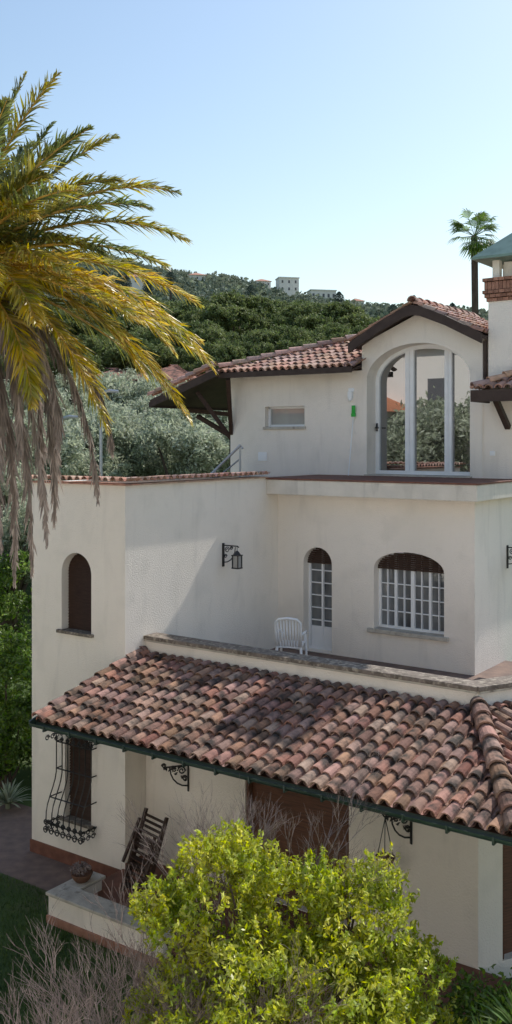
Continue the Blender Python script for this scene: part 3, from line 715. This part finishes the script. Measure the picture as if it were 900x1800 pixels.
strappy(Vector((2.55,9.2,1.60)),'arching strappy green foliage',130,.8,2)
strappy(Vector((1.8,8.8,1.35)),'arching strappy green foliage',90,.7,6)
strappy(Vector((-4.95,19.3,.1)),'pale green spiky succulent beside the path',70,.8,3,'olive',.035)
rng=np.random.default_rng(21)
def shrub(loc,blobs,n,size,label,mat='shrub',sub=.18,ns=160,name='shrub'):
    e=thing(name,label,'shrub',loc); P=cloud(blobs,n,rng,sub,ns,shell=.5); fastmesh('foliage',leaves(P,size,rng,aspect=.5,updir=(0,0,.4)),4,mat,e)
    b=MB()
    for i in range(7):
        x,y,z=blobs[i%len(blobs)][:3]; b.tube([(random.uniform(-.15,.15),random.uniform(-.15,.15),0),(x*.6,y*.6,z*.6),(x,y,z+.1)],[.04,.03,.012],5)
    b.obj('stem','bark',e)
shrub(Vector((-5.3,20.5,0)),[(0,0,2.0,.9,.9,1.0),(-.5,.2,1.1,.9,.9,.9),(.25,.1,1.1,.7,.7,.8),(0,0,2.8,.6,.6,.5),(.3,0,.4,.7,.7,.5)],15000,.10,'dense dark green shrub beside the tower')
shrub(Vector((-7.0,25,.3)),[(0,0,2.0,1.4,1.2,1.5),(1.0,0,3.0,1.1,1.1,1.1),(-.2,0,3.6,1.1,1.1,.9),(.8,0,1.2,1,1,1)],14000,.11,'tall green garden shrub behind the path')
shrub(Vector((-4.3,21.8,0)),[(0,0,.6,.9,.6,.6),(-1.0,0,.7,.8,.6,.7)],7000,.09,'low green hedge shrub beside the path')
shrub(Vector((1.9,8.7,0)),[(0,0,1.5,.6,.5,.3),(.6,.2,1.5,.5,.5,.3)],5000,.06,'low green leafy shrub beside larger bush')
shrub(Vector((2.9,10.2,0)),[(0,0,.9,.8,.6,.6),(-.5,.1,1.0,.6,.5,.5),(.4,0,1.1,.6,.5,.4)],9000,.07,'green leafy shrub against porch wall')

# ============================================================ TREES
def make_tree(name,label,cat,loc,trunk_pts,radii,blobs,n,leaf,mat,sub,ns,seed,group,shell=.5,bottom=-.35,aspect=.5,limbs=True):
    rg=np.random.default_rng(seed); e=thing(name,label,cat,loc,0,group)
    b=MB(); b.tube(trunk_pts,radii,8)
    top=Vector(trunk_pts[-1]); 
    if limbs:
        for bb in blobs:
            q=Vector(bb[:3]); st=Vector(trunk_pts[-2]).lerp(top,random.random()); b.tube([st,st.lerp(q,.5)+Vector((0,0,-.15)),q],[radii[-1]*.8,radii[-1]*.5,radii[-1]*.2],5)
    b.obj('trunk','bark',e,smooth=True)
    P=cloud(blobs,n,rg,sub,ns,shell=shell,bottom=bottom); fastmesh('crown',leaves(P,leaf,rg,aspect=aspect),4,mat,e); return e
def copy_tree(e,loc,rot,sc,label=None):
    c=e.copy(); COL.objects.link(c); c.location=loc; c.rotation_euler=(0,0,rot); c.scale=sc
    if label: c['label']=label
    for ch in list(e.children):
        k_=ch.copy(); COL.objects.link(k_); k_.parent=c
    return c
rr=random.Random(5)
def pine_blobs(r,z,seed):
    # broad dome of distinct rounded cushions
    r2=random.Random(seed); out=[]
    for ring,(cnt,rad,dz) in enumerate(((1,0,1.35),(5,.38,1.0),(9,.74,.05))):
        for i in range(cnt):
            an=i*6.283/max(cnt,1)+r2.uniform(-.25,.25)+ring
            R_=r*rad*r2.uniform(.9,1.1); s_=r*r2.uniform(.22,.31)
            out.append((R_*math.cos(an),R_*math.sin(an),z+dz+r2.uniform(-.3,.25),s_,s_,s_*.72))
    return out
pines=[]
for sd in (1,2):
    pines.append(make_tree('umbrella_pine','broad dark green umbrella pine on the slope','tree',Vector((0,0,-100)),[(0,0,-3),(.1,.1,3),(.3,0,6.5),(.2,.1,8.3)],[.4,.34,.28,.2],pine_blobs(4.8,9.4,sd),56000,.20,'pine',.22,900,sd,'umbrella pines on the slope',shell=.86,aspect=.40,bottom=-.35))
spots=[(215,572,62,4.6),(110,585,58,4.4),(405,575,61,4.8),(310,615,54,3.8),(565,590,60,4.4),(650,598,64,3.6),(490,628,50,3.2),(225,632,50,3.8),(50,610,55,4.4),(500,573,70,4.6),(400,645,48,2.8),(130,650,49,3.6),(320,570,72,4.8),(600,612,53,3.0)]
for i,(x,y,Y,r) in enumerate(spots):
    X,_,Z=px(x,y,Y); g_=hgt(X,Y); s=r/4.6
    zs=max(.5,(Z-g_)/9.7)
    if i<2: e=pines[i]; e.location=(X,Y,g_); e.scale=(s,s,zs); 
    else: copy_tree(pines[i%2],(X,Y,g_),rr.uniform(0,6),(s,s,zs*rr.uniform(.97,1.02)))
ol=[]
def olive_blobs(seed):
    r2=random.Random(seed); return [(r2.uniform(-1.2,1.2),r2.uniform(-1.2,1.2),3.2+r2.uniform(-.9,1.2),r2.uniform(.5,.9),r2.uniform(.5,.9),r2.uniform(.5,.8)) for i in range(13)]
for sd in (3,4): ol.append(make_tree('olive_tree','silvery green olive tree in the grove','tree',Vector((0,0,0)),[(0,0,-.6),(.15,.05,.8),(.05,-.1,1.8)],[.28,.2,.14],olive_blobs(sd),22000,.15,'olive',.28,320,sd,'olive trees in the grove',shell=.45,aspect=.35))
osp=[(60,745,40),(135,732,42),(222,722,43),(300,745,41),(362,765,38),(255,785,36),(25,800,34),(150,795,34),(330,810,34),(395,800,36),(90,780,38),(200,765,40),(15,750,42),(30,880,29),(5,960,27),(60,850,31),(390,745,43),(-30,830,30),(285,790,38)]
for i,(x,y,Y) in enumerate(osp):
    X,_,Z=px(x,y,Y); g_=hgt(X,Y); s=max(.7,(Z-g_)/3.6)
    s2=min(1.2,s)
    if i<2: e=ol[i]; e.location=(X,Y,g_); e.scale=(s2,s2,s)
    else: copy_tree(ol[i%2],(X,Y,g_),rr.uniform(0,6),(s2,s2,s))
def cyp(loc,h,r,seed):
    rg=np.random.default_rng(seed); e=thing('cypress_tree','narrow dark cypress on the hillside','tree',loc,0,'cypresses on the hillside')
    b=MB(); b.tube([(0,0,-3),(0,0,h*.5)],[.3,.15],6); b.obj('trunk','bark',e)
    n=1500; t=rg.random(n); rad=r*np.sin(np.pi*np.clip(t*.93+.07,0,1))**.7*np.sqrt(rg.random(n)); an=rg.uniform(0,6.28,n)
    P=np.stack([rad*np.cos(an),rad*np.sin(an),t*h],1); fastmesh('crown',leaves(P,h*.09,rg,updir=(0,0,1.5)),4,'cypress',e)
for i,(x,y,hh) in enumerate(((150,508,4.2),(185,504,4.4),(210,508,3.8),(260,512,3.6),(222,504,3.3),(140,508,3.4),(728,552,4.8),(795,552,3.3),(596,530,3),(300,492,2.8),(440,515,2.6),(690,545,2.2))):
    Y=200; X,_,Z=px(x,y,Y); cyp(Vector((X,Y,Z-1)),hh,1.2,30+i)
houses=((505,516,312,6.5,4.6,True,'white flat roofed villa high on the hillside',3),(565,530,300,8,3.0,True,'long white low villa on the wooded hillside',5),(237,503,230,5.0,1.8,False,'small cream house with red roof on hillside',3),(460,506,318,5,1.8,False,'small cream house with red roof on hillside',3),(345,496,300,5,1.8,False,'small cream house with red roof on hillside',3),(625,540,300,4,1.6,False,'small cream house with red roof on hillside',3))
rg=np.random.default_rng(77); n=7500
tx=rg.uniform(-130,110,n); ty=rg.uniform(110,345,n)
ok=np.ones(n,bool)
for (x,y,Y,w,h,fl,lb,nw) in houses: ok&=~((np.abs(tx/ty-(x-450)/1700)<(w*.5+1.0)/Y)&(ty>Y-26)&(ty<Y+5))
tx=tx[ok];ty=ty[ok];n=len(tx)
tz=np.array([hgt(a,b_)+rough_(a,b_) for a,b_ in zip(tx,ty)])
rad=rg.uniform(.8,2.4,n)
m_=18; idx=np.repeat(np.arange(n),m_); d=rg.normal(size=(len(idx),3)); d/=np.linalg.norm(d,axis=1)[:,None]; d[:,2]=abs(d[:,2])
P=np.stack([tx[idx],ty[idx],tz[idx]],1)+d*rad[idx][:,None]*np.array([1,1,1.1])
o=fastmesh('hillside_wood',leaves(P,1.1,rg,aspect=.8),4,'hazed_hill_leaf'); tag(o,'scattered green trees covering the distant hillside','trees',kind='stuff')
def far_house(loc,w,d_,h,rot,label,name='hillside_house',floors=2,roofmat='tile_pale',flat=False,group='houses on the hillside',nw=4,wallm='paint_far'):
    e=thing(name,label,'house',loc,rot,group)
    b=MB(); b.box(-w/2,w/2,-d_/2,d_/2,-6,h); b.obj('wall',wallm,e)
    b=MB()
    if flat: b.box(-w/2-.2,w/2+.2,-d_/2-.2,d_/2+.2,h,h+.3)
    else:
        o_=.4; b.add([(-w/2-o_,-d_/2-o_,h),(w/2+o_,-d_/2-o_,h),(w/2+o_,d_/2+o_,h),(-w/2-o_,d_/2+o_,h),(-w/2+d_*.45,0,h+d_*.22),(w/2-d_*.45,0,h+d_*.22)],[(0,1,5,4),(1,2,5),(2,3,4,5),(3,0,4),(0,3,2,1)])
    b.obj('roof',wallm if flat else roofmat,e)
    for fl in range(floors):
        for i in range(nw):
            x=-w/2+w*(i+.5)/nw; z=h*(fl+.3)/floors
            b=MB(); b.box(x-w*.04,x+w*.04,-d_/2-.05,-d_/2+.02,z,z+h*.38/floors); b.obj('window','dark',e)
    return e
for (x,y,Y,w,h,flat,lab,nw) in houses:
    X,_,Z=px(x,y,Y); far_house(Vector((X,Y,Z)),w,5,h,.2,lab,flat=flat,nw=nw,floors=2 if h>4 else 1)
X,_,Z=px(305,688,46); far_house(Vector((X,46,Z-4)),3.2,4,4.4,-.3,'neighbouring house with terracotta roof below the pines','neighbouring_house',1,'tile',group='neighbouring houses')
X,_,Z=px(195,690,46); far_house(Vector((X,46,Z-4)),3.0,4,4.3,.2,'neighbouring house with terracotta roof below the pines','neighbouring_house',1,'tile',group='neighbouring houses')
for (x,y,Y) in ((177,690,30),(108,735,32)):
    X,_,Z=px(x,y,Y); g_=hgt(X,Y); e=thing('street_lamp','slim grey lamp post in the olive grove','lamp',Vector((X,Y,g_)),0,'grey lamp posts')
    b=MB(); b.tube([(0,0,-.2),(0,0,Z-g_)],[.07,.045],8); b.obj('post','steel',e)
    b=MB(); b.tube([(0,0,Z-g_-.02),(.25,0,Z-g_+.05),(.55,0,Z-g_+.03)],[.04,.06,.05],6); b.obj('lamp_head','steel',e)

# ============================================================ PALMS
def frond_mesh(name,C,ctrl,tip,mat,rng,nl=95,lmax=.50,droop=.25,dead=False,parent=None):
    C=np.array(C,float);ctrl=np.array(ctrl,float);tip=np.array(tip,float)
    def B(t): return (1-t)**2*C+2*t*(1-t)*ctrl+t*t*tip
    def D(t): return 2*(1-t)*(ctrl-C)+2*t*(tip-ctrl)
    ts=np.linspace(0,1,14); pts=[B(t) for t in ts]
    mb=MB(); mb.tube([tuple(p) for p in pts],[.032*(1-.85*t) for t in ts],5,mi=1)
    for i in range(nl):
        t=.14+.86*(i+rng.random()*.6)/nl; t=min(t,.999); p=B(t); T=D(t); T/=np.linalg.norm(T)+1e-9
        up=np.array([0,0,1.0]); S=np.cross(T,up); 
        if np.linalg.norm(S)<.15: S=np.cross(T,np.array([0,1.0,0]))
        S/=np.linalg.norm(S); N=np.cross(S,T)
        l=lmax*(math.sin(math.pi*min(1,(t*.80+.18)))**.55)*(1.0 if t<.9 else 1-.3*(t-.9)/.1)*rng.uniform(.75,1.12)
        for sd in (-1,1):
            if rng.random()<.06: continue
            f_=rng.uniform(.6,.95)
            sp=1.0-.45*t
            dr=T*f_+S*sd*sp*rng.uniform(.6,1.0)+N*rng.uniform(-.10,.50)
            if dead: dr=T*.8+S*sd*rng.uniform(.1,.6)+np.array([0,0,-.9])+rng.normal(size=3)*.18
            dr/=np.linalg.norm(dr)
            w=np.cross(dr,N+rng.normal(size=3)*.45); w/=np.linalg.norm(w)+1e-9; w*=.0130 if not dead else .013
            m_=p+dr*l*.5+np.array([0,0,-droop*l*.12]); e_=p+dr*l+np.array([0,0,-droop*l*rng.uniform(.5,1.5)])
            b=len(mb.v); mb.v+=[tuple(p-w*.6),tuple(p+w*.6),tuple(m_+w),tuple(m_-w),tuple(e_)]
            mb.f+=[(b,b+1,b+2,b+3),(b+3,b+2,b+4)]; mb.m+=[0,0]
    return mb.obj(name,[mat,'rachis' if not dead else 'palm_dead'],parent)
YP=12.0; kk=YP/1700
CX,CZ=(-75-450)*kk,7.34+(775-470)*kk
palm=thing('date_palm','tall date palm with golden backlit fronds and hanging dead leaves','palm tree',Vector((CX,YP,0)))
mb=MB(); mb.tube([(0,0,-.2),(.03,0,2),(-.02,0,5),(0,0,8),(0,0,CZ-.1)],[.42,.34,.31,.32,.38],14); mb.obj('trunk','bark',palm,smooth=True)
rng=np.random.default_rng(42)
def pp(x,y,dy): return ((x+75)*kk, dy, CZ+(470-y)*kk)
C0=(0,0,CZ)
F=[((32,108),(-28,245),.4,'palm_green'),((-30,100),(-70,240),.2,'palm_green'),((115,150),(0,262),-.4,'palm_green'),((68,175),(-10,300),.9,'palm_green'),((195,218),(70,275),.5,'palm_green'),((178,262),(60,303),-.8,'palm_green'),
((312,332),(150,285),.2,'palm_green'),((338,440),(170,345),-.5,'palm_green'),((347,520),(150,395),.9,'palm_gold'),((382,660),(230,440),-.6,'palm_gold'),((368,640),(200,470),.6,'palm_gold'),((335,745),(190,490),.2,'palm_gold'),((205,760),(120,520),-.8,'palm_gold'),
((110,430),(20,360),-1.5,'palm_gold'),((345,585),(170,470),1.2,'palm_gold'),((270,590),(130,490),-1.1,'palm_gold'),((290,690),(150,520),1.4,'palm_green'),((120,600),(60,470),-1.7,'palm_gold'),((240,440),(100,395),1.6,'palm_green'),((150,320),(40,320),1.4,'palm_green'),((60,240),(-10,330),-1.3,'palm_green'),((160,520),(60,440),-1.6,'palm_gold'),((90,720),(60,540),-1.0,'palm_gold'),
((280,400),(120,350),-1.0,'palm_green'),((230,540),(90,430),.9,'palm_gold'),((20,200),(-40,280),1.2,'palm_green'),((310,500),(150,410),-1.2,'palm_green'),((60,560),(20,450),-1.9,'palm_gold'),((150,690),(90,530),1.1,'palm_green'),((100,330),(10,350),-.6,'palm_green'),((190,400),(70,370),-1.8,'palm_green'),((30,480),(-10,400),-2.2,'palm_gold'),((310,625),(180,450),-.2,'palm_gold'),((250,660),(150,480),.4,'palm_gold'),((130,225),(20,280),.3,'palm_green'),((0,160),(-50,265),-.5,'palm_green'),((220,330),(90,310),-.3,'palm_green'),((200,470),(80,400),-.9,'palm_green'),
((-300,200),(-200,260),0,'palm_green'),((-450,330),(-260,310),.6,'palm_green'),((-480,500),(-280,380),-.5,'palm_gold'),((-430,640),(-280,450),.4,'palm_gold'),((-200,120),(-140,240),.8,'palm_green'),((-150,450),(-120,330),-2.8,'palm_green'),((-60,420),(-80,330),2.8,'palm_green'),((30,380),(-10,330),2.6,'palm_green'),((-300,700),(-210,480),-1.5,'palm_gold'),((-20,620),(-60,430),-2.6,'palm_gold')]
for tip,ct,dy,mt in F: frond_mesh('frond',C0,pp(ct[0],ct[1],dy*.6),pp(tip[0],tip[1],dy),mt,rng,parent=palm,lmax=.46,nl=135)
for tip,ct,dy in (((165,885),(150,560),.3),((92,955),(70,540),-.3),((50,1015),(45,560),.2),((20,960),(10,560),-.5),((8,1040),(15,600),.5),((180,800),(175,570),.8),((70,880),(90,560),.9),((-40,1000),(-30,600),0),((-150,950),(-140,600),.3),((120,790),(130,560),-.6),((35,900),(55,540),1.2),((-10,900),(0,560),-1.1),((60,800),(60,520),-.7),((30,760),(30,520),.1),((80,930),(95,540),.5),((10,830),(20,540),-.2)):
    frond_mesh('dead_frond',C0,pp(ct[0],ct[1],dy),pp(tip[0],tip[1],dy),'palm_dead',rng,parent=palm,lmax=.40,nl=125,dead=True)
# fan palm
Y=45; X,_,Z=px(836,415,Y); g_=hgt(X,Y)
fp=thing('fan_palm','slender fan palm with shaggy crown behind the villa','palm tree',Vector((X,Y,g_)))
H=Z-g_; mb=MB(); mb.tube([(0,0,-1),(0,0,H*.6),(-.06,0,H)],[.22,.16,.16],8); mb.obj('trunk','bark',fp)
mb=MB(); rr=random.Random(8)
for i in range(40):
    an=rr.uniform(0,6.28); el=rr.uniform(-1.1,1.35); st=Vector((math.cos(an)*math.cos(el),math.sin(an)*math.cos(el),math.sin(el)))
    p0=Vector((-.06,0,H)); p1=p0+st*rr.uniform(.45,.85); mb.tube([p0,p1],.015,3,caps=False)
    s_=st.cross(Vector((0,0,1))).normalized(); n_=s_.cross(st)
    for j in range(13):
        t=-1.1+2.2*j/12; d=(st*math.cos(t)+s_*math.sin(t)).normalized(); l=.72*rr.uniform(.8,1.1); w=d.cross(n_).normalized()*.03
        q=p1+d*l*.6; mb.add([p1,q-w,p1+d*l+Vector((0,0,-.28*l)),q+w],[(0,1,2,3)])
mb.obj('crown','shrub',fp)

# ============================================================ buildings around the garden (house reflected in the windows, wide building added for bounce light)
nb=far_house(Vector((-30,4.0,0)),26,18,8.6,math.radians(62),'large cream house with bright terracotta hipped roof','neighbouring_house',3,'orange_roof',group='neighbouring houses')
for (x,y,s) in ((-15,12.5,1.75),(-15.5,9.0,1.9),(-15,5.5,1.75),(-14,15.8,1.7),(-18,10.5,1.9),(-18,7.0,1.8)): copy_tree(ol[int(x+y)%2],(x,y,0),x*1.7+y,(1.9,1.9,s),'broad green garden tree in front of a house')
e=thing('bounce_building','unseen wide cream building added behind the camera to bounce sunlight','building',W(6,-18.5,0),ANG+math.pi)  # unseen block behind the camera, added to throw sunlight back on the facade
b=MB(); b.box(-19,19,-4.5,4.5,0,11.5); b.obj('wall','paint_far',e)
b=MB(); b.box(-19.4,19.4,-4.9,4.9,11.5,11.8); b.obj('roof','stone',e)
for fl in range(3):
    for i in range(10):
        x=-17+i*3.75
        b=MB(); b.box(x-.55,x+.55,-4.56,-4.48,1.2+fl*3.6,2.9+fl*3.6); b.obj('window','dark',e)

# ============================================================ camera, light
cam=bpy.data.cameras.new('camera'); co=bpy.data.objects.new('camera',cam); COL.objects.link(co)
co.location=(0,0,7.34); co.rotation_euler=(math.radians(90),0,0)
cam.sensor_fit='VERTICAL'; cam.sensor_height=36; cam.lens=34; cam.shift_y=-125/1800; cam.clip_end=5000; cam.clip_start=.1
scene.camera=co
el=math.radians(45.3)
az=math.atan2(.6486,.7612)
sd=Vector((math.sin(az)*math.cos(el),math.cos(az)*math.cos(el),math.sin(el)))
sun=bpy.data.lights.new('sun','SUN'); so=bpy.data.objects.new('sun',sun); COL.objects.link(so)
sun.energy=5; sun.angle=math.radians(.5); sun.color=(1,.95,.87); so.rotation_euler=(-sd).to_track_quat('-Z','Y').to_euler()
w=bpy.data.worlds.new('World'); scene.world=w; w.use_nodes=True; nt=w.node_tree; nt.nodes.clear()
sk=nt.nodes.new('ShaderNodeTexSky'); sk.sky_type='NISHITA'; sk.sun_disc=False; sk.sun_elevation=el; sk.sun_rotation=az; sk.altitude=0; sk.air_density=1.4; sk.dust_density=.8; sk.ozone_density=1.4
bg=nt.nodes.new('ShaderNodeBackground'); bg.inputs[1].default_value=.15; ou=nt.nodes.new('ShaderNodeOutputWorld')
nt.links.new(sk.outputs[0],bg.inputs[0]); nt.links.new(bg.outputs[0],ou.inputs[0])
scene.view_settings.view_transform='Standard'; scene.view_settings.look='None'; scene.view_settings.exposure=0
